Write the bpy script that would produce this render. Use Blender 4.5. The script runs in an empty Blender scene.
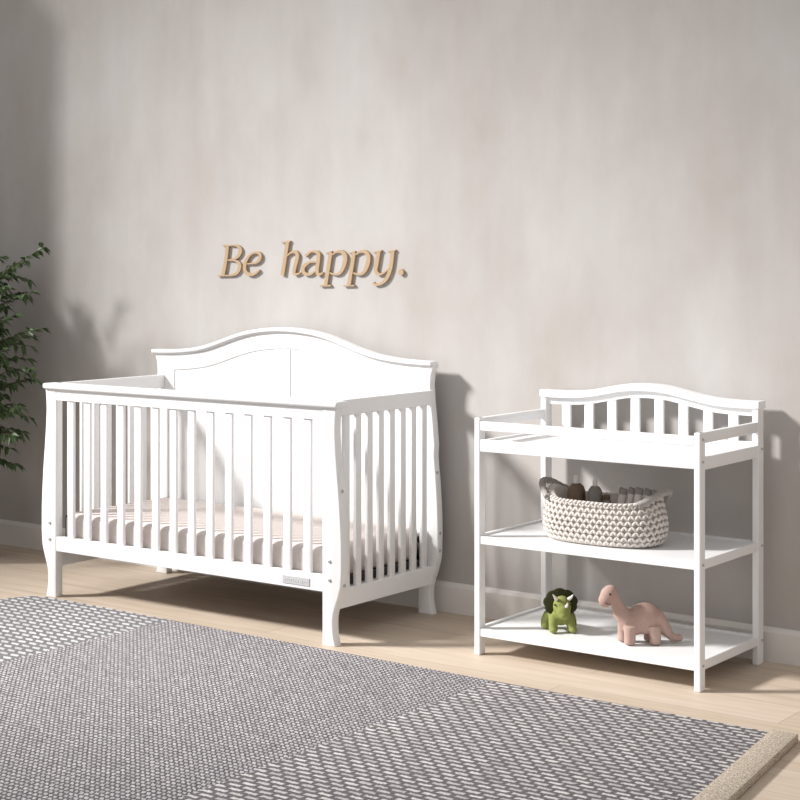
import bpy, bmesh, math, random
from mathutils import Vector, Matrix, Euler
random.seed(7)
C = bpy.context.scene
COL = C.collection

# ------------------------------------------------------------------ camera, world, lights, exposure
cam_d = bpy.data.cameras.new('camera')
cam = bpy.data.objects.new('camera', cam_d); COL.objects.link(cam)
cam.location = (0, 0, 1.3)
cam.rotation_euler = (math.radians(90), 0, math.radians(36.33))
cam_d.sensor_width = 36
cam_d.lens = 36 * 1660 / 800
cam_d.shift_y = -(400 - 259) / 800
cam_d.clip_start = 0.05
C.camera = cam

w = bpy.data.worlds.new('world'); C.world = w; w.use_nodes = True
bg = w.node_tree.nodes['Background']
bg.inputs[0].default_value = (1.0, 0.985, 0.97, 1)
bg.inputs[1].default_value = 0.60

SUN_DIR = Vector((1.3, 1.0, -1.12)).normalized()
aim = Vector((-3.35, 4.45, 0.45))
sp_d = bpy.data.lights.new('key_light', 'SPOT')
sp = bpy.data.objects.new('key_light', sp_d); COL.objects.link(sp)
sp.location = aim - SUN_DIR * 12.0
sp.rotation_euler = SUN_DIR.to_track_quat('-Z', 'Y').to_euler()
sp_d.energy = 11500
sp_d.color = (1.0, 0.985, 0.965)
sp_d.shadow_soft_size = .85
sp_d.spot_size = math.radians(24.5)
sp_d.spot_blend = 1.0

vs = C.view_settings
vs.view_transform = 'Standard'; vs.look = 'None'; vs.gamma = 1.0
vs.use_curve_mapping = False
vs.exposure = 0.0

# ------------------------------------------------------------------ helpers
class MB:
    """collects shapes, links them as one mesh object"""
    def __init__(self): self.bm = bmesh.new()
    def box(self, x0, x1, y0, y1, z0, z1, bev=0.0, seg=2):
        b = bmesh.new()
        bmesh.ops.create_cube(b, size=1)
        for v in b.verts:
            v.co = Vector(((x0+x1)/2 + v.co.x*(x1-x0), (y0+y1)/2 + v.co.y*(y1-y0), (z0+z1)/2 + v.co.z*(z1-z0)))
        if bev > 0:
            bmesh.ops.bevel(b, geom=b.edges[:], offset=bev, segments=seg, profile=0.5, affect='EDGES')
        self._merge(b); return self
    def _merge(self, b, M=None):
        if M is not None: bmesh.ops.transform(b, matrix=M, verts=b.verts)
        me = bpy.data.meshes.new('tmp'); b.to_mesh(me); b.free()
        self.bm.from_mesh(me); bpy.data.meshes.remove(me)
    def prism(self, pts, a0, a1, axis='y', bev=0.0):
        """closed outline pts (u,v) extruded along an axis: y -> (x,z), x -> (y,z), z -> (x,y)"""
        b = bmesh.new()
        def P(u, v, a):
            return {'y': (u, a, v), 'x': (a, u, v), 'z': (u, v, a)}[axis]
        n = len(pts)
        A = [b.verts.new(P(u, v, a0)) for u, v in pts]
        B = [b.verts.new(P(u, v, a1)) for u, v in pts]
        fa = b.faces.new(A); fb = b.faces.new(B[::-1])
        for i in range(n):
            b.faces.new((A[i], B[i], B[(i+1) % n], A[(i+1) % n]))
        bmesh.ops.recalc_face_normals(b, faces=b.faces[:])
        if bev > 0:
            es = [e for e in b.edges if any(f in (fa, fb) for f in e.link_faces)]
            bmesh.ops.bevel(b, geom=es, offset=bev, segments=2, profile=0.5, affect='EDGES')
        self._merge(b); return self
    def tube(self, pts, r, seg=10, closed=False, cap=True):
        b = bmesh.new()
        pts = [Vector(p) for p in pts]; n = len(pts)
        rr = r if isinstance(r, (list, tuple)) else [r]*n
        rings = []; up = None
        for i, p in enumerate(pts):
            if closed: t = pts[(i+1) % n] - pts[i-1]
            else: t = pts[min(i+1, n-1)] - pts[max(i-1, 0)]
            t.normalize()
            if up is None:
                up = Vector((0, 0, 1)) if abs(t.z) < .9 else Vector((1, 0, 0))
            a = t.cross(up)
            if a.length < 1e-4: a = t.cross(Vector((0, 1, 0)))
            a.normalize(); up = a.cross(t).normalized()
            rings.append([b.verts.new(p + (a*math.cos(k*2*math.pi/seg) + up*math.sin(k*2*math.pi/seg))*rr[i]) for k in range(seg)])
        for i in range(n if closed else n-1):
            R0, R1 = rings[i], rings[(i+1) % n]
            for k in range(seg):
                b.faces.new((R0[k], R0[(k+1) % seg], R1[(k+1) % seg], R1[k]))
        if not closed and cap:
            b.faces.new(rings[0][::-1]); b.faces.new(rings[-1])
        bmesh.ops.recalc_face_normals(b, faces=b.faces[:])
        self._merge(b); return self
    def lathe(self, prof, c=(0, 0, 0), seg=24, M=None):
        b = bmesh.new(); rings = []
        for r, z in prof:
            rings.append([b.verts.new((r*math.cos(k*2*math.pi/seg), r*math.sin(k*2*math.pi/seg), z)) for k in range(seg)])
        for R0, R1 in zip(rings, rings[1:]):
            for k in range(seg):
                b.faces.new((R0[k], R0[(k+1) % seg], R1[(k+1) % seg], R1[k]))
        b.faces.new(rings[0][::-1]); b.faces.new(rings[-1])
        bmesh.ops.recalc_face_normals(b, faces=b.faces[:])
        T = Matrix.Translation(Vector(c))
        self._merge(b, T @ M if M is not None else T); return self
    def ball(self, c, s, rot=None, u=14, v=10):
        b = bmesh.new()
        bmesh.ops.create_uvsphere(b, u_segments=u, v_segments=v, radius=1)
        M = Matrix.Translation(Vector(c)) @ (Euler(rot).to_matrix().to_4x4() if rot else Matrix.Identity(4)) @ Matrix.Diagonal((*s, 1))
        self._merge(b, M); return self
    def build(self, name, mat, parent=None, smooth=False, angle=35):
        if parent is not None:
            off = parent.matrix_basis.inverted() if parent.parent is None else None
            if off is None:
                off = (parent.parent.matrix_basis @ parent.matrix_basis).inverted()
            bmesh.ops.transform(self.bm, matrix=off, verts=self.bm.verts)
        me = bpy.data.meshes.new(name); self.bm.to_mesh(me); self.bm.free()
        if smooth:
            for p in me.polygons: p.use_smooth = True
            try: me.set_sharp_from_angle(angle=math.radians(angle))
            except Exception: pass
        me.materials.append(mat)
        o = bpy.data.objects.new(name, me); COL.objects.link(o)
        if parent is not None: o.parent = parent
        return o

def tag(o, label, cat, group=None):
    o['label'] = label; o['category'] = cat
    if group: o['group'] = group
    return o
def empty(name, loc, label, cat, group=None, rz=0):
    o = bpy.data.objects.new(name, None); COL.objects.link(o)
    o.location = loc; o.rotation_euler = (0, 0, rz)
    o.matrix_basis = Matrix.Translation(Vector(loc)) @ Matrix.Rotation(rz, 4, 'Z')
    o.empty_display_size = 0.05
    return tag(o, label, cat, group)
def struct(o):
    o['kind'] = 'structure'; return o
def dup_part(o, dx=0, dy=0, dz=0):
    c = o.copy(); COL.objects.link(c); c.parent = o.parent
    c.location = o.location + Vector((dx, dy, dz)); return c
def catmull(P, n=6):
    out = []
    for i in range(len(P)-1):
        p0 = P[max(i-1, 0)]; p1 = P[i]; p2 = P[i+1]; p3 = P[min(i+2, len(P)-1)]
        for k in range(n):
            t = k/n
            out.append(tuple(0.5*((2*b) + (-a+c)*t + (2*a-5*b+4*c-d)*t*t + (-a+3*b-3*c+d)*t**3) for a, b, c, d in zip(p0, p1, p2, p3)))
    out.append(tuple(P[-1])); return out
def interp(tab, x):
    if x <= tab[0][0]: return tab[0][1]
    for (a, b), (c, d) in zip(tab, tab[1:]):
        if x <= c: return b + (d-b)*(x-a)/(c-a)
    return tab[-1][1]

# ------------------------------------------------------------------ materials
def mat(name, col, rough=0.5, metal=0.0, spec=0.5):
    m = bpy.data.materials.new(name); m.use_nodes = True
    p = m.node_tree.nodes['Principled BSDF']
    p.inputs['Base Color'].default_value = (*col, 1)
    p.inputs['Roughness'].default_value = rough
    p.inputs['Metallic'].default_value = metal
    p.inputs['Specular IOR Level'].default_value = spec
    return m
def nodes(m):
    nt = m.node_tree
    def N(t, **kw):
        n = nt.nodes.new(t)
        for k, v in kw.items():
            if hasattr(n, k): setattr(n, k, v)
            else: n.inputs[k].default_value = v
        return n
    return nt, N, nt.nodes['Principled BSDF']
def noisy(name, c1, c2, scale=30, rough=0.8, bump=0.2, dist=0.002, detail=6, stretch=(1, 1, 1), spec=0.3):
    m = mat(name, c1, rough, spec=spec); nt, N, p = nodes(m)
    tc = N('ShaderNodeTexCoord'); mp = N('ShaderNodeMapping'); mp.inputs['Scale'].default_value = stretch
    nz = N('ShaderNodeTexNoise'); nz.inputs['Scale'].default_value = scale; nz.inputs['Detail'].default_value = detail
    mx = N('ShaderNodeMix', data_type='RGBA')
    mx.inputs[6].default_value = (*c1, 1); mx.inputs[7].default_value = (*c2, 1)
    nt.links.new(tc.outputs['Object'], mp.inputs['Vector']); nt.links.new(mp.outputs[0], nz.inputs['Vector'])
    nt.links.new(nz.outputs['Fac'], mx.inputs[0]); nt.links.new(mx.outputs[2], p.inputs['Base Color'])
    if bump:
        b = N('ShaderNodeBump'); b.inputs['Strength'].default_value = bump; b.inputs['Distance'].default_value = dist
        nt.links.new(nz.outputs['Fac'], b.inputs['Height']); nt.links.new(b.outputs[0], p.inputs['Normal'])
    return m

M_paint = noisy('white_paint', (.86, .86, .865), (.82, .82, .825), 14, .38, .04, .001, spec=.45)
M_base = noisy('baseboard_paint', (.74, .71, .68), (.70, .67, .64), 9, .5, .05, .001)
M_matt = noisy('mattress_cotton', (.70, .635, .60), (.64, .575, .545), 60, .9, .25, .001, spec=.1)
M_black = mat('black_steel', (.02, .02, .02), .45)
M_bolt = mat('bolt_steel', (.50, .50, .50), .4, .3)
M_plate = noisy('plate_silver', (.50, .50, .51), (.44, .44, .45), 90, .4, .1, .0005)
M_mark = mat('plate_mark', (.70, .70, .71), .4)
M_oak = noisy('letter_wood', (.50, .37, .24), (.38, .265, .16), 60, .6, .15, .001, stretch=(1, 1, 5))
M_knit = noisy('cotton_rope', (.74, .69, .65), (.62, .57, .53), 120, .95, .4, .001, spec=.05)
M_handle = noisy('grey_rope', (.46, .43, .41), (.30, .28, .265), 160, .95, .4, .001, spec=.05)
M_cloth = noisy('towel_cotton', (.74, .70, .68), (.62, .58, .56), 130, .95, .4, .001, spec=.05)
M_edge = noisy('towel_edge', (.36, .335, .325), (.25, .23, .225), 140, .95, .4, .001, spec=.05)
M_brown = mat('amber_brown', (.155, .10, .062), .35)
M_grey = mat('bottle_grey', (.22, .20, .18), .4)
M_cap = mat('white_plastic', (.80, .78, .77), .35)
M_green = noisy('green_plush', (.28, .31, .10), (.21, .235, .075), 160, .95, .5, .0015, spec=.05)
M_frill = noisy('dark_plush', (.050, .052, .022), (.028, .028, .014), 140, .95, .5, .0015, spec=.05)
M_horn = mat('horn_felt', (.75, .72, .66), .8, spec=.1)
M_eye = mat('eye_black', (.02, .015, .012), .25)
M_pink = noisy('pink_plush', (.50, .355, .31), (.42, .29, .25), 160, .95, .5, .0015, spec=.05)
M_leaf = noisy('fig_leaf', (.035, .065, .022), (.075, .115, .045), 9, .45, 0)
M_bark = noisy('bark', (.13, .095, .07), (.07, .05, .035), 40, .9, .5, .003, stretch=(1, 1, .2))
M_pot = noisy('pot_clay', (.42, .39, .36), (.34, .31, .29), 12, .7, .1, .002)
M_soil = noisy('soil', (.05, .035, .025), (.02, .015, .01), 60, .95, .8, .01)

# limewashed wall; its faint vertical streaks paint mottled light into the colour
M_wall = mat('limewash', (.42, .39, .37), .9, spec=.15)
nt, N, p = nodes(M_wall)
tc = N('ShaderNodeTexCoord')
mp = N('ShaderNodeMapping'); mp.inputs['Scale'].default_value = (1.0, 1.0, .55)
n1 = N('ShaderNodeTexNoise'); n1.inputs['Scale'].default_value = 2.2; n1.inputs['Detail'].default_value = 7; n1.inputs['Roughness'].default_value = .62
mp2 = N('ShaderNodeMapping'); mp2.inputs['Scale'].default_value = (9, 9, .7)
n2 = N('ShaderNodeTexNoise'); n2.inputs['Scale'].default_value = 1.0; n2.inputs['Detail'].default_value = 4
r1 = N('ShaderNodeValToRGB')
r1.color_ramp.elements[0].position = .3; r1.color_ramp.elements[0].color = (.44, .405, .378, 1)
r1.color_ramp.elements[1].position = .7; r1.color_ramp.elements[1].color = (.535, .518, .512, 1)
mx = N('ShaderNodeMix', data_type='RGBA', blend_type='MULTIPLY'); mx.inputs[0].default_value = 1
r2 = N('ShaderNodeValToRGB')
r2.color_ramp.elements[0].position = .3; r2.color_ramp.elements[0].color = (.955, .955, .955, 1)
r2.color_ramp.elements[1].position = .65; r2.color_ramp.elements[1].color = (1, 1, 1, 1)
L_ = nt.links.new
L_(tc.outputs['Object'], mp.inputs[0]); L_(mp.outputs[0], n1.inputs['Vector']); L_(n1.outputs['Fac'], r1.inputs[0])
L_(tc.outputs['Object'], mp2.inputs[0]); L_(mp2.outputs[0], n2.inputs['Vector']); L_(n2.outputs['Fac'], r2.inputs[0])
L_(r1.outputs[0], mx.inputs[6]); L_(r2.outputs[0], mx.inputs[7]); L_(mx.outputs[2], p.inputs['Base Color'])
bm_ = N('ShaderNodeBump'); bm_.inputs['Strength'].default_value = .12; bm_.inputs['Distance'].default_value = .004
L_(n1.outputs['Fac'], bm_.inputs['Height']); L_(bm_.outputs[0], p.inputs['Normal'])

# pale oak floor, boards running along x
M_floor = mat('pale_oak', (.5, .44, .36), .55, spec=.3)
nt, N, p = nodes(M_floor); L_ = nt.links.new
tc = N('ShaderNodeTexCoord')
br = N('ShaderNodeTexBrick'); br.offset = .37
for k, v in {'Scale': 1.0, 'Brick Width': 1.9, 'Row Height': .19, 'Mortar Size': .0012, 'Mortar Smooth': .2, 'Bias': 0.0}.items(): br.inputs[k].default_value = v
br.inputs['Color1'].default_value = (.565, .465, .37, 1); br.inputs['Color2'].default_value = (.635, .535, .44, 1); br.inputs['Mortar'].default_value = (.33, .27, .21, 1)
mp = N('ShaderNodeMapping'); mp.inputs['Scale'].default_value = (1.3, 13, 1)
n1 = N('ShaderNodeTexNoise'); n1.inputs['Scale'].default_value = 2.0; n1.inputs['Detail'].default_value = 8; n1.inputs['Distortion'].default_value = .6
r1 = N('ShaderNodeValToRGB')
r1.color_ramp.elements[0].position = .3; r1.color_ramp.elements[0].color = (.86, .83, .79, 1)
r1.color_ramp.elements[1].position = .68; r1.color_ramp.elements[1].color = (1, 1, 1, 1)
mx = N('ShaderNodeMix', data_type='RGBA', blend_type='MULTIPLY'); mx.inputs[0].default_value = 1
L_(tc.outputs['Object'], br.inputs['Vector']); L_(tc.outputs['Object'], mp.inputs[0]); L_(mp.outputs[0], n1.inputs['Vector'])
L_(n1.outputs['Fac'], r1.inputs[0]); L_(br.outputs['Color'], mx.inputs[6]); L_(r1.outputs[0], mx.inputs[7]); L_(mx.outputs[2], p.inputs['Base Color'])

# woven rug: rows of pale dashes over a dark warp, three panels across x with different dash length and slant
M_rug = mat('woven_rug', (.3, .3, .3), .95, spec=.05)
nt, N, p = nodes(M_rug); L_ = nt.links.new
tc = N('ShaderNodeTexCoord')
sep = N('ShaderNodeSeparateXYZ'); L_(tc.outputs['Object'], sep.inputs[0])
def weave(bw, rh, ms, shear, off, c1, c2, cm):
    # shear x by y so the dashes of successive rows step sideways
    m1 = N('ShaderNodeMath', operation='MULTIPLY_ADD'); L_(sep.outputs['Y'], m1.inputs[0]); m1.inputs[1].default_value = shear; L_(sep.outputs['X'], m1.inputs[2])
    cb = N('ShaderNodeCombineXYZ'); L_(m1.outputs[0], cb.inputs[0]); L_(sep.outputs['Y'], cb.inputs[1])
    nz = N('ShaderNodeTexNoise'); nz.inputs['Scale'].default_value = 90; nz.inputs['Detail'].default_value = 2
    L_(tc.outputs['Object'], nz.inputs['Vector'])
    va = N('ShaderNodeVectorMath', operation='MULTIPLY_ADD'); L_(nz.outputs['Color'], va.inputs[0]); va.inputs[1].default_value = (.012, .012, 0); L_(cb.outputs[0], va.inputs[2])
    b = N('ShaderNodeTexBrick'); b.offset = off
    for k, v in {'Scale': 1.0, 'Brick Width': bw, 'Row Height': rh, 'Mortar Size': ms, 'Mortar Smooth': .35, 'Bias': -.1}.items(): b.inputs[k].default_value = v
    b.inputs['Color1'].default_value = (*c1, 1); b.inputs['Color2'].default_value = (*c2, 1); b.inputs['Mortar'].default_value = (*cm, 1)
    L_(va.outputs[0], b.inputs['Vector']); return b
bB = weave(.0175, .0185, .0036, .55, .5, (.62, .595, .61), (.43, .41, .425), (.155, .14, .15))
bC = weave(.050, .025, .0078, .0, .5, (.78, .755, .74), (.50, .475, .485), (.19, .172, .18))
bA = weave(.052, .036, .0105, .9, .5, (.70, .69, .70), (.52, .51, .52), (.22, .213, .22))
def step(val):
    s = N('ShaderNodeMath', operation='GREATER_THAN'); L_(sep.outputs['X'], s.inputs[0]); s.inputs[1].default_value = val; return s
s1 = step(-4.16+3.3); s2 = step(-2.77+3.3)
m1 = N('ShaderNodeMix', data_type='RGBA'); L_(s1.outputs[0], m1.inputs[0]); L_(bA.outputs['Color'], m1.inputs[6]); L_(bB.outputs['Color'], m1.inputs[7])
m2 = N('ShaderNodeMix', data_type='RGBA'); L_(s2.outputs[0], m2.inputs[0]); L_(m1.outputs[2], m2.inputs[6]); L_(bC.outputs['Color'], m2.inputs[7])
nf = N('ShaderNodeTexNoise'); nf.inputs['Scale'].default_value = 260; nf.inputs['Detail'].default_value = 3; L_(tc.outputs['Object'], nf.inputs['Vector'])
rf = N('ShaderNodeValToRGB'); rf.color_ramp.elements[0].position = .25; rf.color_ramp.elements[0].color = (.55, .55, .55, 1); rf.color_ramp.elements[1].position = .7; rf.color_ramp.elements[1].color = (1.15, 1.15, 1.15, 1)
L_(nf.outputs['Fac'], rf.inputs[0])
m3 = N('ShaderNodeMix', data_type='RGBA', blend_type='MULTIPLY'); m3.inputs[0].default_value = 1
L_(m2.outputs[2], m3.inputs[6]); L_(rf.outputs[0], m3.inputs[7]); L_(m3.outputs[2], p.inputs['Base Color'])
bp = N('ShaderNodeBump'); bp.inputs['Strength'].default_value = .5; bp.inputs['Distance'].default_value = .003
L_(m3.outputs[2], bp.inputs['Height']); L_(bp.outputs[0], p.inputs['Normal'])
M_border = noisy('rug_binding', (.66, .57, .47), (.25, .205, .16), 260, .95, .6, .003, detail=3, spec=.05)
nt, N, p = nodes(M_border)
nz_ = [q for q in nt.nodes if q.type == 'TEX_NOISE'][0]; mx_ = [q for q in nt.nodes if q.type == 'MIX'][0]
rp = N('ShaderNodeValToRGB'); rp.color_ramp.elements[0].position = .38; rp.color_ramp.elements[1].position = .66
nt.links.new(nz_.outputs['Fac'], rp.inputs[0]); nt.links.new(rp.outputs[0], mx_.inputs[0])

# ------------------------------------------------------------------ setting
WY = 5.04
struct(MB().box(-7.6, 1.2, -1.5, WY+.0, -.12, 0).build('floor', M_floor))
struct(MB().box(-7.6, 1.2, WY, WY+.15, -.12, 3.0).build('wall_back', M_wall))
struct(MB().box(-6.48, -6.34, 4.23, WY, 0, 3.0).build('shade_partition', M_wall))  # unseen stub wall, added to keep the key light off the far left
def bb(x0, x1):
    m = MB(); m.prism([(WY, 0), (WY-.016, 0), (WY-.016, .094), (WY-.010, .106), (WY-.004, .110), (WY, .110)], x0, x1, 'x'); return m
struct(bb(-6.34, 1.2).build('baseboard_back', M_base, smooth=True, angle=25))
struct(MB().box(-6.34, -6.325, 4.23, WY-.016, 0, .108, .003).build('partition_baseboard', M_base))  # trim of the added, unseen stub wall

# ------------------------------------------------------------------ rug
rug = empty('area_rug', (-3.3, 3.3, 0), 'large flat woven grey rug with a beige binding, in front of the crib', 'rug')
def rr_line(t): return (-1.860 + .094*t, 4.235 - .69*t)   # inner side of the binding
left = [(-4.95, 1.6), (-4.96, 3.85), (-4.955, 4.06), (-4.93, 4.20), (-4.885, 4.275), (-4.82, 4.300)]
field = left + [(-2.79, 4.250), rr_line(0), rr_line(3.8)]
MB().prism(field, 0.0, .014, 'z', .003).build('woven_field', M_rug, rug, smooth=True)
b0, b1 = rr_line(0), rr_line(3.8)
w1 = .078
MB().prism([b0, (b0[0]+w1, b0[1]-.004), (b1[0]+w1, b1[1]), b1], 0.0, .024, 'z', .005).build('binding', M_border, rug, smooth=True)

# ------------------------------------------------------------------ crib
crib = empty('baby_crib', (-4.18, 4.65, 0), 'white wooden slatted baby crib with an arched solid headboard against the wall', 'crib')
CX = -4.182
POST = [(0, .712), (.025, .705), (.06, .700), (.10, .701), (.13, .710), (.16, .722), (.20, .734), (.25, .738), (.34, .738), (.42, .734), (.50, .728), (.58, .720), (.66, .713), (.72, .710), (.77, .712), (.80, .716), (.93, .722)]
FOOT_IN = [(0, .658), (1, .658)]
def post_outline(side, ztop, scale=1.0, inner=.658):
    n = 44; out = []
    for i in range(n+1):
        z = ztop*i/n; out.append((CX + side*interp(POST, z)*scale, z))
    return out + [(CX + side*inner, ztop), (CX + side*inner, 0)]
for s in (-1, 1):
    MB().prism(post_outline(s, .80), 4.35, 4.386, 'y', .003).build('leg', M_paint, crib, smooth=True)
# back legs carry the headboard
def hb_top(u):
    u = abs(u)
    return interp([(0, 1.032), (.05, 1.031), (.1, 1.027), (.15, 1.021), (.2, 1.012), (.25, .999), (.3, .984), (.35, .968), (.4, .954), (.45, .943), (.5, .936), (.55, .931), (.6, .928), (.66, .926), (.74, .925)], u)
BY0, BY1 = 4.955, 4.985
BCX = -4.198
BPOST = [(z, u*.985) for z, u in POST if z < .6] + [(.62, .712), (.70, .705), (.78, .696), (.84, .692), (.88, .696), (.912, .710)]
def back_outline(side, z0=0.0, inner=.64):
    return [(BCX + side*interp(BPOST, z0+(.912-z0)*i/50), z0+(.912-z0)*i/50) for i in range(51)] + [(BCX+side*inner, .912), (BCX+side*inner, z0)]
for s in (-1, 1):
    MB().prism(back_outline(s), BY0-.004, BY1, 'y', .003).build('leg', M_paint, crib, smooth=True)
# headboard board with shaped flanks
hb = MB()
n = 60; top = []
for i in range(n+1):
    u = -.725 + 1.45*i/n; top.append((BCX+u, hb_top(u)-.014))
hb.prism([(BCX-.66, .16)] + [(BCX-.66, .90)] + [p for p in top if abs(p[0]-CX) < .70] + [(BCX+.66, .90), (BCX+.66, .16)], BY0, BY1-.004, 'y', .002)
board = hb.build('headboard', M_paint, crib, smooth=True, angle=30)
# frame standing proud of the two recessed panels
def arch(u): return hb_top(u) - .082
def frame_piece(poly): return MB().prism(poly, BY0-.0035, BY0+.001, 'y', .0012)
pl, pc, pr = -.612, 0.0, .612
g = .014
def uarch(u0, u1, k=30): return [(CX+u0+(u1-u0)*i/k, arch(u0+(u1-u0)*i/k)) for i in range(k+1)]
# top field: between the arch and the cap moulding
up = [(CX-.66+1.32*i/n, hb_top(-.66+1.32*i/n)-.018) for i in range(n+1)]
lo = [(CX+.66, .845)] + uarch(pr, pl, 60) + [(CX-.66, .845)]
frame_piece(up + lo).build('headboard_frame', M_paint, board, smooth=True, angle=30)
frame_piece([(CX-.66, .20), (CX+pl, .20), (CX+pl, .846), (CX-.66, .846)]).build('headboard_frame', M_paint, board)
frame_piece([(CX+pr, .20), (CX+.65, .20), (CX+.65, .846), (CX+pr, .846)]).build('headboard_frame', M_paint, board)
frame_piece([(CX-.010, .20), (CX+.010, .20), (CX+.010, arch(0)+.004), (CX-.010, arch(0)+.004)]).build('headboard_frame', M_paint, board)
frame_piece([(CX-.66, .16), (CX+.66, .16), (CX+.66, .24), (CX-.66, .24)]).build('headboard_frame', M_paint, board)
# cap moulding along the arch: two stacked steps
def cap(zo0, zo1, y0, y1, half):
    CX = -4.2035
    a = [(CX-half+2*half*i/n, hb_top(-half+2*half*i/n)+zo1) for i in range(n+1)]
    b = [(CX+half-2*half*i/n, hb_top(half-2*half*i/n)+zo0) for i in range(n+1)]
    return MB().prism(a+b, y0, y1, 'y', .003)
cap(-.014, .0, BY0-.018, BY1+.006, .7095).build('cap_moulding', M_paint, crib, smooth=True, angle=30)
cap(-.020, -.0135, BY0-.009, BY1, .702).build('cap_moulding', M_paint, crib, smooth=True, angle=30)
# front: handrail, apron rail, bottom rail
FY = 4.352
xl, xr = CX-.658, CX+.658
MB().box(CX-.720, CX+.730, 4.336, 4.405, .800, .822, .008, 3).build('handrail', M_paint, crib, smooth=True)
MB().box(xl, xr, FY, FY+.026, .757, .802, .002).build('upper_rail', M_paint, crib)
MB().box(xl, xr, FY, FY+.026, .178, .234, .003).build('lower_rail', M_paint, crib)
gap = (1.316-14*.033)/15
s0 = MB().box(xl+gap, xl+gap+.033, FY+.006, FY+.019, .23, .76, .003).build('slat', M_paint, crib, smooth=True)
for i in range(1, 14): dup_part(s0, dx=i*(gap+.033))
# ends
for s in (-1, 1):
    xo = CX + s*.692; xi = CX + s*.668
    a, b = min(xo, xi), max(xo, xi)
    MB().box(a-.002, b+.002, 4.386, BY0-.004, .768, .822, .003).build('end_rail', M_paint, crib)
    MB().box(a, b, 4.386, BY0-.004, .115, .180, .003).build('end_rail', M_paint, crib)
    m = (a+b)/2
    e0 = MB().box(m-.007, m+.007, 4.434, 4.465, .178, .77, .003).build('slat', M_paint, crib, smooth=True)
    for i in range(1, 8): dup_part(e0, dy=i*.0650)
# back lower rail
MB().box(CX-.64, CX+.64, BY0-.004, BY1-.006, .115, .17, .003).build('lower_rail', M_paint, crib)
# bolts
def bolt(c, ax, r=.006):
    M = {'y': Matrix.Rotation(math.radians(90), 4, 'X'), 'x': Matrix.Rotation(math.radians(90), 4, 'Y')}[ax]
    return MB().lathe([(r, -.002), (r, .0025), (r*.75, .0035), (r*.35, .0035), (r*.3, .002)], c, 12, M)
for s in (-1, 1):
    for z in (.285, .222): bolt((CX+s*.69, 4.349, z), 'y').build('bolt', M_bolt, crib, smooth=True)
for y, z in ((4.372, .52), (4.372, .205), (4.965, .30), (4.965, .235), (4.965, .52)):
    bolt(((BCX+interp(BPOST, z) if y > 4.5 else CX+interp(POST, z))+.0005, y, z), 'x').build('bolt', M_bolt, crib, smooth=True)
# corner brackets that hold the springs
for s in (-1, 1):
    for y in (4.400, 4.925):
        m = MB(); x = CX+s*.655
        m.box(x-.003, x+.003, y, y+.022, .20, .31, .001)
        m.box(min(x, x-s*.03), max(x, x-s*.03), y, y+.022, .20, .204, .001)
        m.lathe([(.014, -.008), (.014, .008)], (x-s*.008, y+.011, .275), 12, Matrix.Rotation(math.radians(90), 4, 'Y'))
        m.build('mounting_bracket', M_black, crib)
# mattress support
m = MB()
m.box(CX-.652, CX+.652, 4.395, 4.415, .178, .205, .002); m.box(CX-.652, CX+.652, 4.915, 4.935, .178, .205, .002)
m.box(CX-.652, CX-.632, 4.395, 4.935, .178, .205, .002); m.box(CX+.632, CX+.652, 4.395, 4.935, .178, .205, .002)
for i in range(12):
    x = CX-.58+i*1.16/11; m.box(x-.004, x+.004, 4.41, 4.92, .188, .196)
for j in range(5):
    y = 4.48+j*.09; m.box(CX-.64, CX+.64, y-.004, y+.004, .190, .198)
m.build('mattress_support', M_black, crib)
# maker's plate: illegible raised marks
px0, px1, pz0, pz1 = -3.700, -3.580, .190, .217
pt = MB().box(px0, px1, FY-.003, FY+.001, pz0, pz1, .001).build('badge', M_plate, crib)
m = MB(); random.seed(3); x = px0+.010
while x < px1-.014:
    ww = random.uniform(.004, .008); h = random.uniform(.007, .011)
    m.box(x, x+.002, FY-.0042, FY-.0028, (pz0+pz1)/2-h/2, (pz0+pz1)/2+h/2)
    zz = (pz0+pz1)/2 + random.choice((-h/2, 0, h/2))
    m.box(x, x+ww, FY-.0042, FY-.0028, zz-.001, zz+.001)
    x += ww+.004
m.build('raised_mark', M_mark, pt)

# mattress
mt = MB().box(CX-.648, CX+.640, 4.384, 4.938, .205, .322, .022, 4)
mto = mt.build('crib_mattress', M_matt, None, smooth=True, angle=60)
tag(mto, 'thin cream mattress lying low inside the white crib', 'mattress')

# ------------------------------------------------------------------ changing table
TX0, TX1 = -3.036, -2.222
TY0, TY1 = 4.54, 4.998
tab = empty('changing_table', (-2.63, 4.77, 0), 'white wooden changing table with two open shelves and an arched slatted back', 'changing table')
PW, PD = .0215, .035
for x in (TX0, TX1-PW):
    MB().box(x, x+PW, TY0, TY0+PD, 0, .778, .003).build('leg', M_paint, tab)
    MB().box(x, x+PW, TY1-.042, TY1, 0, .835, .003).build('leg', M_paint, tab)
ix0, ix1 = TX0+PW, TX1-PW
for zt, nm in ((.394, 'shelf'), (.091, 'shelf')):
    sh = MB().box(TX0+.004, TX1-.004, TY0+.008, TY1-.008, zt-.016, zt-.007).build(nm, M_paint, tab)
    f = [MB().box(ix0, ix1, TY0+.003, TY0+.019, zt-.029, zt-.004, .0015), MB().box(ix0, ix1, TY1-.024, TY1-.008, zt-.029, zt, .0015),
         MB().box(TX0+.002, TX0+.017, TY0+PD, TY1-PD, zt-.029, zt, .0015), MB().box(TX1-.017, TX1-.002, TY0+PD, TY1-PD, zt-.029, zt, .0015)]
    for q in f: q.build('shelf_rail', M_paint, sh)
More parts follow.
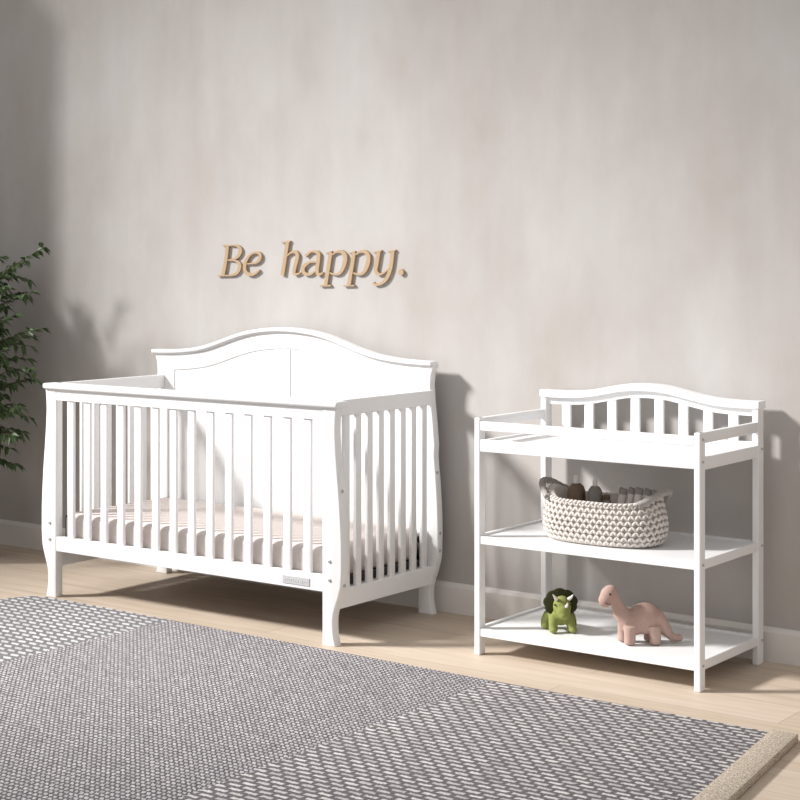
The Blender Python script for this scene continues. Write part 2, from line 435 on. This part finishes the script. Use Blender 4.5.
# tray
tr = MB().box(TX0+.004, TX1-.004, TY0+.008, TY1-.012, .684, .696).build('changing_top', M_paint, tab)
MB().box(ix0, ix1, TY0+.002, TY0+.018, .668, .708, .002).build('apron', M_paint, tab)
MB().box(ix0, ix1, TY1-.030, TY1-.014, .668, .708, .002).build('apron', M_paint, tab)
for x in (TX0+.002, TX1-.017):
    MB().box(x, x+.015, TY0+PD, TY1-PD, .664, .703, .002).build('apron', M_paint, tab)
    MB().box(x-.001, x+.016, TY0+.012, TY1-PD+.002, .744, .778, .003).build('guard_rail', M_paint, tab, smooth=True)
MB().box(ix0, ix1, TY0+.002, TY0+.018, .737, .767, .002).build('guard_rail', M_paint, tab)
# arched back
def tz(u):
    return interp([(0, .880), (.04, .879), (.08, .8755), (.12, .868), (.16, .860), (.2, .852), (.25, .845), (.3, .842), (.36, .841), (.42, .842)], abs(u))
TCX = (TX0+TX1)/2
def arc(z0, z1, y0, y1, half, bev=.002):
    k = 48
    a = [(TCX-half+2*half*i/k, tz(-half+2*half*i/k)+z1) for i in range(k+1)]
    b = [(TCX+half-2*half*i/k, tz(half-2*half*i/k)+z0) for i in range(k+1)]
    return MB().prism(a+b, y0, y1, 'y', bev)
arc(-.022, .002, TY1-.046, TY1+.010, .410, .003).build('top_rail', M_paint, tab, smooth=True, angle=30)
arc(-.046, -.021, TY1-.030, TY1-.012, .386, .0015).build('arched_rail', M_paint, tab, smooth=True, angle=30)
for i in range(8):
    x = -2.938+i*.0893-.004
    MB().box(x-.017, x+.017, TY1-.027, TY1-.016, .69, tz(x-TCX)-.035, .002).build('slat', M_paint, tab)
MB().box(ix0, ix1, TY1-.028, TY1-.014,   .69, .712, .002).build('back_rail', M_paint, tab)
for x, ys in ((TX1, ((TY0+.017, .690), (TY0+.017, .380), (TY0+.017, .077), (TY1-.017, .690), (TY1-.017, .380), (TY1-.017, .077), (TY0+.017, .757))),):
    for y, z in ys: bolt((x+.0005, y, z), 'x', .0042).build('bolt', M_bolt, tab, smooth=True)

# ------------------------------------------------------------------ basket
BX, BYc, BZ = -2.650, 4.722, .3875
bas = empty('rope_basket', (BX, BYc, BZ), 'cream knitted rope basket with grey handles on the middle shelf', 'basket')
def se(a, A, B, e=2.5):
    c_, s_ = math.cos(a), math.sin(a)
    return Vector((A*math.copysign(abs(c_)**(2/e), c_), B*math.copysign(abs(s_)**(2/e), s_), 0))
AL, BW_ = .205, .112
def prof(t):   # t 0..1 bottom to rim
    return interp([(0, .93), (.12, .99), (.3, 1.03), (.55, 1.02), (.8, .97), (1, .94)], t)
HB = .134
def rise(a): # rim lifts towards the two ends
    return .030*abs(math.cos(a))**6
m = MB()
NR, NS = 8, 46
# solid liner
b = bmesh.new(); rings = []
for t, k in ((0, .90), (.1, .95), (.35, .985), (.7, .965), (1, .90)):
    rings.append([b.verts.new(Vector((BX, BYc, BZ+.002+HB*t + rise(i*2*math.pi/72)*t)) + se(i*2*math.pi/72, AL*k, BW_*k)) for i in range(72)])
for R0, R1 in zip(rings, rings[1:]):
    for k in range(72): b.faces.new((R0[k], R0[(k+1) % 72], R1[(k+1) % 72], R1[k]))
inner = [[b.verts.new(Vector((BX, BYc, z + (rise(i*2*math.pi/72) if z > .45 else 0))) + se(i*2*math.pi/72, AL*k, BW_*k)) for i in range(72)] for z, k in ((BZ+HB, .84), (BZ+.008, .82))]
for R0, R1 in ((rings[-1], inner[0]), (inner[0], inner[1])):
    for k in range(72): b.faces.new((R0[k], R0[(k+1) % 72], R1[(k+1) % 72], R1[k]))
b.faces.new(rings[0][::-1]); b.faces.new(inner[1])
bmesh.ops.recalc_face_normals(b, faces=b.faces[:]); m._merge(b)
# resample the outline evenly
ring = [se(i*2*math.pi/720, AL, BW_) for i in range(720)]
Ls = [0]
for i in range(720): Ls.append(Ls[-1] + (ring[(i+1) % 720]-ring[i]).length)
def at(f):
    L = (f % 1)*Ls[-1]
    lo_, hi_ = 0, 720
    while hi_-lo_ > 1:
        mid = (lo_+hi_)//2
        if Ls[mid] <= L: lo_ = mid
        else: hi_ = mid
    q = ring[lo_].lerp(ring[hi_ % 720], (L-Ls[lo_])/max(1e-9, Ls[hi_]-Ls[lo_]))
    return q, math.atan2(q.y/BW_, q.x/AL)
for r_ in range(NR):
    t0 = (r_+.5)/NR
    for k in range(NS):
        for sgn in (-1, 1):
            def P(f, t):
                q, a = at(f); kk = prof(t)
                return Vector((BX+q.x*kk, BYc+q.y*kk, BZ+.004+HB*t*.98 + rise(a)*t))
            f0 = (k + (.5 if r_ % 2 else 0))/NS
            pa = P(f0, t0-.5/NR*.75); pb = P(f0 + sgn*.52/NS, t0+.5/NR*.85)
            mid = (pa+pb)/2; d = pb-pa
            ql = d.to_track_quat('X', 'Z').to_euler()
            m.ball(mid, (d.length*.62, .0056, .0048), ql, 8, 5)
body = m.build('woven_body', M_knit, bas, smooth=True, angle=80)
# plaited rim
m = MB()
for k in range(64):
    for sgn in (-1, 1):
        q, a = at((k+.5)/64); q2, a2 = at((k+1.6)/64)
        p0 = Vector((BX+q.x*.94, BYc+q.y*.94, BZ+HB+rise(a)+.001-sgn*.003)); p1 = Vector((BX+q2.x*.94, BYc+q2.y*.94, BZ+HB+rise(a2)+.001+sgn*.004))
        nrm = Vector((q.x, q.y*2, 0)).normalized()*.003*sgn
        d = p1-p0; m.ball((p0+p1)/2+nrm, (d.length*.6, .0055, .0045), d.to_track_quat('X', 'Z').to_euler(), 8, 5)
m.build('plaited_rim', M_knit, bas, smooth=True, angle=80)
# handles: rope loops leaning out from each end
for s in (-1, 1):
    key = []
    for a, out, z in ((.62, -.030, .000), (.42, -.004, .016), (.22, .020, .034), (0, .030, .040), (-.22, .020, .034), (-.42, -.004, .016), (-.62, -.030, .000)):
        yy = BYc + math.sin(a)/math.sin(.62)*.082
        key.append((BX + s*(AL*.93 + out + .006), yy, BZ+HB+.004+z))
    P_ = catmull(key, 8)
    m = MB(); m.tube(P_, .0100, 10)
    # twist of the rope
    for ph in (0, 2.1, 4.2):
        tw = []
        for i, q in enumerate(P_):
            a = i*.55+ph
            tw.append((q[0]+math.cos(a)*.007, q[1], q[2]+math.sin(a)*.007))
        m.tube(tw, .0058, 6)
    m.build('handle', M_handle, bas, smooth=True, angle=80)

# bottles in the basket
def bottle(name, c, r, h, caph, mt_, label, rc=.0085):
    z0 = BZ+.0085
    e = empty(name, (c[0], c[1], z0), label, 'bottle')
    H = h
    MB().lathe([(r*.92, 0), (r, .004), (r, H*.72), (r*.97, H*.84), (r*.82, H*.93), (r*.55, H*.985), (rc*1.1, H)], (c[0], c[1], z0), 28).build('body', mt_, e, smooth=True)
    if caph: MB().lathe([(rc, H-.001), (rc*1.02, H+.004), (rc*.9, H+caph-.003), (rc*.7, H+caph)], (c[0], c[1], z0), 20).build('cap', M_cap, e, smooth=True)
bottle('lotion_bottle', (-2.757, 4.725), .0310, .170, .026, M_brown, 'brown bottle with a white cap standing in the rope basket, left of the grey one', .0095)
bottle('lotion_bottle', (-2.689, 4.728), .0255, .166, .024, M_grey, 'slimmer grey bottle with a white cap standing in the rope basket', .0080)
e = empty('small_jar', (-2.650, 4.735, BZ+.0085), 'small dark capped jar beside the grey bottle in the rope basket', 'jar')
MB().lathe([(.014, 0), (.016, .003), (.016, .118), (.011, .124)], (-2.650, 4.735, BZ+.0085), 18).build('body', M_grey, e, smooth=True)
MB().lathe([(.0115, .1235), (.012, .126), (.012, .138), (.010, .140)], (-2.650, 4.735, BZ+.0085), 18).build('lid', M_brown, e, smooth=True)

# rolled cloths leaning in the right half of the basket
cl_lab = ['rolled pale grey cloth in the basket, nearest the small dark jar', 'rolled grey cloth in the basket, second from the bottles',
          'rolled grey cloth in the middle of the row of cloths in the basket', 'rolled grey cloth in the basket, second from the right handle', 'rolled grey cloth in the basket, nearest the right handle']
for i in range(5):
    x = -2.612 + i*.0290; y = 4.712 + (.008 if i % 2 else 0)
    base = Vector((x, y, BZ+.012)); tip = Vector((x+.034, y+.012, BZ+.192 - .003*abs(i-2)))
    d = (tip-base); Ln = d.length
    Mx = d.to_track_quat('Z', 'Y').to_matrix().to_4x4()
    e = empty('rolled_cloth', base, cl_lab[i], 'cloth', 'rolled cloths in the rope basket')
    rr_ = .0122
    MB().lathe([(rr_*.8, .0), (rr_, .005), (rr_, Ln*.80), (rr_*.98, Ln*.84)], base, 16, Mx).build('roll', M_cloth, e, smooth=True)
    # darker fringed end, built as a spiral lip
    b2 = MB(); P_ = []
    for k in range(44):
        a = k*.36; r0 = rr_*(1.04-.0195*k)
        v = Mx @ Vector((r0*math.cos(a), r0*math.sin(a), Ln*(.90+.03*math.sin(a*1.7)))); P_.append(tuple(base+v))
    b2.tube(P_, .0030, 6)
    b2.lathe([(rr_*1.02, Ln*.835), (rr_*1.10, Ln*.87), (rr_*1.06, Ln*.93), (rr_*.80, Ln*.915)], base, 16, Mx)
    b2.build('fringed_end', M_edge, e, smooth=True)

# ------------------------------------------------------------------ plush toys
def fuse(o, vox=.0028, sm=6):
    r = o.modifiers.new('fuse', 'REMESH'); r.mode = 'VOXEL'; r.voxel_size = vox; r.use_smooth_shade = True
    s = o.modifiers.new('soft', 'SMOOTH'); s.iterations = sm; s.factor = .5
YAW = math.radians(36.33)
def local(e):
    Mt = e.matrix_basis.copy()
    class LM(MB):
        def build(self, name, mat_, parent=None, smooth=False, angle=35):
            bmesh.ops.transform(self.bm, matrix=Mt if (parent is not None) else Matrix.Identity(4), verts=self.bm.verts)
            return MB.build(self, name, mat_, parent, smooth, angle)
    return LM

SZ = .0845
tri = empty('plush_triceratops', (-2.780, 4.665, SZ), 'green plush triceratops with a dark frill and white horns on the bottom shelf', 'toy', rz=YAW)
LM = local(tri)
m = LM()
m.ball((.000, .045, .052), (.040, .052, .034))            # trunk
m.ball((.000, .012, .050), (.036, .030, .030))            # chest
m.tube([(-.022, .006, .050), (-.026, -.006, .030), (-.026, -.012, .008)], [.018, .0155, .0145], 12)
m.ball((-.026, -.015, .0105), (.0145, .0175, .0100))
m.tube([(.022, .006, .050), (.031, -.004, .030), (.037, -.008, .010)], [.018, .0155, .0145], 12)
m.ball((.038, -.012, .0105), (.0145, .0175, .0100))
m.tube([(-.030, .062, .045), (-.042, .064, .026), (-.046, .060, .010)], [.022, .018, .016], 12)
m.ball((-.047, .052, .0110), (.0150, .018, .0105))
m.tube([(.030, .062, .045), (.040, .066, .026), (.043, .062, .010)], [.022, .018, .016], 12)
m.ball((.043, .056, .0110), (.0150, .018, .0105))
m.tube([(0, .085, .050), (.004, .115, .036), (.008, .135, .022)], [.022, .013, .006], 12)
m.ball((.003, -.006, .086), (.0300, .032, .0345))           # head
m.ball((.006, -.026, .072), (.0235, .021, .0260))         # snout
m.ball((.007, -.036, .062), (.0170, .014, .0150))
o = m.build('body', M_green, tri, smooth=True, angle=180); fuse(o)
# frill: a scalloped shield behind the head
m = LM(); pts = []
for k in range(120):
    a = math.radians(-62) + k/119*math.radians(304)
    sc = .97 + .10*abs(math.sin(a*4.5+.5))**.6
    pts.append((.000 + .0530*sc*math.cos(a), .0930 + .0445*sc*math.sin(a)))
m.prism(pts, .004, .020, 'y', .005)
bmesh.ops.rotate(m.bm, cent=(0, .012, .08), matrix=Matrix.Rotation(math.radians(-8), 3, 'X'), verts=m.bm.verts)
m.build('frill', M_frill, tri, smooth=True, angle=50)
for (bx, by, bz), (tx, ty, tzz), r in (((-.017, -.022, .112), (-.030, -.040, .131), .0062), ((.024, -.018, .112), (.036, -.036, .130), .0062), ((.013, -.042, .092), (.016, -.060, .108), .0052)):
    LM().tube([(bx, by, bz), ((bx+tx)/2+.001, (by+ty)/2, (bz+tzz)/2-.001), (tx, ty, tzz)], [r, r*.72, r*.18], 12).build('horn', M_horn, tri, smooth=True)
for x, y in ((-.0225, -.027), (.0300, -.0255)):
    LM().ball((x, y, .095), (.0032, .0032, .0036), None, 10, 8).build('eye', M_eye, tri, smooth=True)

bro = empty('plush_long_necked_dinosaur', (-2.497, 4.668, SZ), 'pink plush long-necked dinosaur with a curled tail on the bottom shelf', 'toy', rz=YAW)
LM = local(bro)
m = LM()
m.ball((.020, .012, .078), (.060, .040, .050))
m.ball((-.012, .010, .066), (.042, .034, .040))
m.ball((.046, .014, .070), (.040, .034, .044))
m.ball((.024, .012, .096), (.042, .028, .034))
m.tube(catmull([(-.020, .010, .062), (-.046, .006, .086), (-.062, .002, .112), (-.074, -.002, .140), (-.086, -.004, .158)], 5), [.034-.0007*i for i in range(5)] + [.0285-.0010*i for i in range(5)] + [.0215-.0008*i for i in range(5)] + [.0175]*6, 14)
m.ball((-.095, -.006, .156), (.0280, .0235, .0330), (0, math.radians(28), 0))
m.ball((-.106, -.009, .141), (.0235, .0205, .0235))
for (x, y) in ((-.030, -.014), (.050, -.012), (-.044, .034), (.040, .040)):
    m.tube([(x*.92, y*.8, .058), (x, y, .030), (x, y, .006)], [.0235, .0185, .0180], 14)
    m.ball((x-.001, y, .009), (.0185, .0185, .009))
m.tube(catmull([(.050, .014, .080), (.080, .014, .052), (.098, .014, .027), (.118, .014, .0165), (.140, .014, .0180)], 5),
       [.038-.0034*i for i in range(5)] + [.0220-.0014*i for i in range(5)] + [.0135-.0002*i for i in range(5)] + [.0125, .012, .0115, .011, .010, .007], 14)
o = m.build('body', M_pink, bro, smooth=True, angle=180); fuse(o)
for y in (-.0290, .0165):
    LM().ball((-.094, y, .163), (.0034, .0030, .0042), None, 10, 8).build('eye', M_eye, bro, smooth=True)
LM().tube([(-.110, -.0290, .136), (-.100, -.0305, .131), (-.090, -.0285, .133)], .0010, 6).build('stitched_mouth', M_eye, bro)

# ------------------------------------------------------------------ wooden letters
def ribbon(mb, strk, y0, y1):
    P = catmull(strk, 7) if len(strk) > 2 else strk
    Lft, Rgt = [], []
    for i, (x, z, w_) in enumerate(P):
        a = P[max(i-1, 0)]; c = P[min(i+1, len(P)-1)]
        d = Vector((c[0]-a[0], c[1]-a[1])).normalized(); nrm = Vector((-d.y, d.x))*w_/2
        Lft.append((x+nrm.x, z+nrm.y)); Rgt.append((x-nrm.x, z-nrm.y))
    n_ = len(P); b = bmesh.new()
    F = [[b.verts.new((q[0], y, q[1])) for q in S_] for S_ in (Lft, Rgt) for y in (y0, y1)]
    l0, l1, r0, r1_ = F
    for i in range(n_-1):
        b.faces.new((l0[i], l0[i+1], r0[i+1], r0[i])); b.faces.new((l1[i], r1_[i], r1_[i+1], l1[i+1]))
        b.faces.new((l0[i], l1[i], l1[i+1], l0[i+1])); b.faces.new((r0[i], r0[i+1], r1_[i+1], r1_[i]))
    b.faces.new((l0[0], r0[0], r1_[0], l1[0])); b.faces.new((l0[-1], l1[-1], r1_[-1], r0[-1]))
    bmesh.ops.recalc_face_normals(b, faces=b.faces[:]); mb._merge(b)
LETTERS = [('B', [[(-4.555, 1.3563, 0.0141), (-4.564, 1.297, 0.0135), (-4.5796, 1.2344, 0.0141)], [(-4.5825, 1.3549, 0.0039), (-4.5232, 1.3556, 0.0045)], [(-4.6092, 1.2312, 0.0045), (-4.5232, 1.2338, 0.0051)], [(-4.5395, 1.3553, 0.0039), (-4.5069, 1.3546, 0.0068), (-4.4887, 1.3424, 0.0141), (-4.4887, 1.3242, 0.0141), (-4.511, 1.303, 0.0079), (-4.5558, 1.2954, 0.0034)], [(-4.5558, 1.2954, 0.0034), (-4.515, 1.2933, 0.0062), (-4.4927, 1.2818, 0.0124), (-4.4907, 1.2637, 0.0135), (-4.5069, 1.2424, 0.0101), (-4.5395, 1.2337, 0.0056), (-4.5722, 1.2335, 0.0039)]]), ('e', [[(-4.3825, 1.255, 0.0039), (-4.4064, 1.2414, 0.0073), (-4.4304, 1.2368, 0.0096), (-4.4544, 1.2457, 0.0129), (-4.4625, 1.2638, 0.0146), (-4.4564, 1.2909, 0.0129), (-4.4344, 1.3151, 0.0073), (-4.4064, 1.3255, 0.0062), (-4.3825, 1.321, 0.0113), (-4.3806, 1.303, 0.0129), (-4.4024, 1.285, 0.0073), (-4.4544, 1.2804, 0.0039)]]), ('h', [[(-4.2357, 1.3698, 0.0151), (-4.2483, 1.3049, 0.0144), (-4.2628, 1.2351, 0.0151)], [(-4.2651, 1.3655, 0.0046), (-4.2222, 1.3698, 0.0046)], [(-4.2447, 1.3084, 0.0039), (-4.2177, 1.3256, 0.0066), (-4.1953, 1.3273, 0.0118), (-4.1854, 1.3135, 0.0144), (-4.1908, 1.2912, 0.0144), (-4.202, 1.2567, 0.0138), (-4.1975, 1.2396, 0.0098), (-4.1685, 1.2459, 0.0039)]]), ('a', [[(-4.1441, 1.3117, 0.0098), (-4.1197, 1.3271, 0.0066), (-4.0977, 1.3298, 0.0079), (-4.0793, 1.3219, 0.0131), (-4.0779, 1.3049, 0.0144), (-4.0854, 1.2572, 0.0144), (-4.0779, 1.2395, 0.0112), (-4.0561, 1.2465, 0.0046)], [(-4.0845, 1.2872, 0.0039), (-4.1197, 1.2878, 0.0066), (-4.1485, 1.2741, 0.0118), (-4.1574, 1.2569, 0.0151), (-4.1463, 1.2426, 0.0112), (-4.1197, 1.2407, 0.0072), (-4.0867, 1.2572, 0.0039)]]), ('p', [[(-4.017, 1.3251, 0.0144), (-4.03, 1.2608, 0.0144), (-4.043, 1.1963, 0.0144)], [(-4.0408, 1.3218, 0.0046), (-4.0126, 1.3285, 0.0046)], [(-4.0705, 1.1954, 0.0052), (-4.017, 1.1972, 0.0052)], [(-4.017, 1.3116, 0.0039), (-3.991, 1.3268, 0.0066), (-3.9652, 1.3284, 0.0112), (-3.946, 1.3115, 0.0151), (-3.9502, 1.2813, 0.0151), (-3.9674, 1.2509, 0.0112), (-3.9932, 1.24, 0.0066), (-4.03, 1.2479, 0.0039)]]), ('p', [[(-3.9021, 1.3249, 0.0144), (-3.9149, 1.2612, 0.0144), (-3.9276, 1.1974, 0.0144)], [(-3.9255, 1.3216, 0.0046), (-3.8979, 1.3282, 0.0046)], [(-3.9533, 1.1965, 0.0052), (-3.9013, 1.1983, 0.0052)], [(-3.9021, 1.3115, 0.0039), (-3.8767, 1.3265, 0.0066), (-3.8515, 1.3281, 0.0112), (-3.8339, 1.3114, 0.0151), (-3.8368, 1.2815, 0.0151), (-3.8536, 1.2514, 0.0112), (-3.8789, 1.2406, 0.0066), (-3.914, 1.2485, 0.0039)]]), ('y', [[(-3.8088, 1.3247, 0.0046), (-3.7702, 1.3312, 0.0046)], [(-3.7839, 1.3279, 0.0144), (-3.793, 1.2849, 0.0144), (-3.798, 1.2583, 0.0138), (-3.7868, 1.2435, 0.0098), (-3.764, 1.2452, 0.0052), (-3.7331, 1.2652, 0.0039)], [(-3.7393, 1.3271, 0.0046), (-3.7044, 1.3326, 0.0046)], [(-3.7179, 1.3294, 0.0144), (-3.7249, 1.2817, 0.0144), (-3.7331, 1.252, 0.0138), (-3.7475, 1.2255, 0.0118), (-3.7723, 1.2072, 0.0092), (-3.8013, 1.2026, 0.0079), (-3.8105, 1.2102, 0.0072)]])]
lab = ['wooden letter B, the tall capital that starts the wall lettering', 'wooden letter e on the wall, right after the capital B', 'wooden letter h on the wall, after the gap between the words',
       'wooden letter a on the wall, between the h and the first p', 'first of the two wooden letters p on the wall, next to the a', 'second of the two wooden letters p on the wall, next to the y',
       'wooden letter y on the wall, just before the full stop']
for (ch, strokes), lb in zip(LETTERS, lab):
    strokes = [[(x-.016, z, w_*1.2) for x, z, w_ in s_] for s_ in strokes]
    m = MB()
    for k, s_ in enumerate(strokes): ribbon(m, s_, WY-.011+.0003*k, WY-.0002)
    o = m.build('wooden_letter', M_oak); tag(o, lb, 'letter', 'wooden letters on the wall')
o = MB().lathe([(.0125, 0), (.0125, .0105)], (-3.695, WY-.0002, 1.2506), 24, Matrix.Rotation(math.radians(90), 4, 'X')).build('wooden_full_stop', M_oak, None, smooth=True)
tag(o, 'small round wooden full stop at the right end of the wall lettering', 'letter', 'wooden letters on the wall')

# ------------------------------------------------------------------ weeping fig at the left
fig = empty('weeping_fig', (-5.80, 4.66, 0), 'leafy green weeping fig tree at the left edge, beside the crib', 'plant')
px_, py_ = -5.80, 4.66
MB().lathe([(.11, 0), (.125, .01), (.16, .27), (.165, .30), (.148, .30), (.142, .27)], (px_, py_, 0), 36).build('pot', M_pot, fig, smooth=True)
MB().lathe([(.05, .255), (.146, .262)], (px_, py_, 0), 24).build('soil', M_soil, fig)
random.seed(21)
tk = MB(); lf = bmesh.new()
tk.tube(catmull([(px_, py_, .25), (px_+.015, py_, .5), (px_-.01, py_+.01, .8), (px_+.01, py_, 1.1), (px_+.03, py_, 1.32)], 5), [.014-.0004*i for i in range(21)], 8)
tk.tube(catmull([(px_+.02, py_+.01, .26), (px_-.012, py_+.01, .5), (px_+.02, py_-.01, .8), (px_-.02, py_+.02, 1.1), (px_-.05, py_, 1.3)], 5), [.011-.0003*i for i in range(21)], 8)
tkl = lambda z: Vector((px_+.01, py_, z))
def leaf(p, d, L, W):
    """pointed leaf folded along its midrib"""
    d = d.normalized(); side = d.cross(Vector((random.uniform(-.3, .3), random.uniform(-.3, .3), 1))).normalized()
    up = side.cross(d).normalized()
    roll = random.uniform(-.9, .9); side = side*math.cos(roll)+up*math.sin(roll); up = side.cross(d).normalized()
    mid = []; lft = []; rgt = []
    for t, ww in ((0, .04), (.18, .62), (.42, 1.0), (.7, .68), (.9, .22), (1.08, .0)):
        c = p + d*L*t - Vector((0, 0, 1))*L*.28*t*t
        mid.append(lf.verts.new(c)); lft.append(lf.verts.new(c+side*W*ww+up*W*ww*.35)); rgt.append(lf.verts.new(c-side*W*ww+up*W*ww*.35))
    for i in range(5):
        for A_, B_ in ((mid, lft), (rgt, mid)):
            f = lf.faces.new((A_[i], B_[i], B_[i+1], A_[i+1])); f.smooth = True
def twig(start, end, droop, n, dens=2):
    s_, e_ = Vector(start), Vector(end)
    pts = []
    for i in range(n+1):
        t = i/n
        q = s_.lerp(e_, t) + Vector((random.uniform(-.006, .006), random.uniform(-.006, .006), .30*droop*math.sin(math.pi*t*.8) - droop*.35*t*t))
        if q.y > WY-.05: q.y = WY-.05
        pts.append(q)
    tk.tube([tuple(q) for q in pts], [.0035*(1-.75*i/n) for i in range(n+1)], 5)
    for i in range(2, n+1):
        d = (pts[i]-pts[i-1]).normalized()
        for _ in range(dens):
            off = Vector((random.uniform(-1, 1), random.uniform(-1, 1), random.uniform(-.9, .3)))
            leaf(pts[i], d*.7+off*.75, random.uniform(.034, .050), random.uniform(.0085, .0120))
# reaching twigs at the right side of the crown
for (z0, ex, ey, ez, dr) in ((1.05, -5.26, 4.67, 1.30, .10), (1.1, -5.29, 4.79, 1.345, .05), (.98, -5.27, 4.57, 1.20, .14), (.95, -5.24, 4.69, 1.17, .12), (.85, -5.28, 4.63, 1.07, .10), (.80, -5.23, 4.73, 1.02, .14),
                             (.72, -5.28, 4.57, .93, .10), (.66, -5.23, 4.67, .86, .16), (.62, -5.29, 4.75, .80, .12), (.50, -5.26, 4.65, .69, .10), (.42, -5.28, 4.62, .58, .12), (.5, -5.36, 4.67, .50, .05), (.45, -5.38, 4.73, .42, .04)):
    twig(tkl(z0), (ex-.125, ey, ez+.01), dr, 14, 3)
for i in range(200):
    a = random.uniform(0, 2*math.pi); z0 = random.uniform(.45, 1.25); r_ = random.uniform(.12, .40)
    if -.4 < math.cos(a) : r_ *= .95
    ex = px_+r_*math.cos(a); ey = py_+r_*.8*math.sin(a)
    if ex < -6.28: ex = -6.28
    if z0 > 1.1: ex = px_ + (ex-px_)*.8
    twig(tkl(z0), (ex, ey, z0+random.uniform(-.02, .16)), random.uniform(.04, .14), 9, 3)
tk.build('trunk', M_bark, fig, smooth=True)
me = bpy.data.meshes.new('foliage')
bmesh.ops.transform(lf, matrix=fig.matrix_basis.inverted(), verts=lf.verts)
lf.to_mesh(me); lf.free(); me.materials.append(M_leaf)
fo = bpy.data.objects.new('foliage', me); COL.objects.link(fo); fo.parent = fig
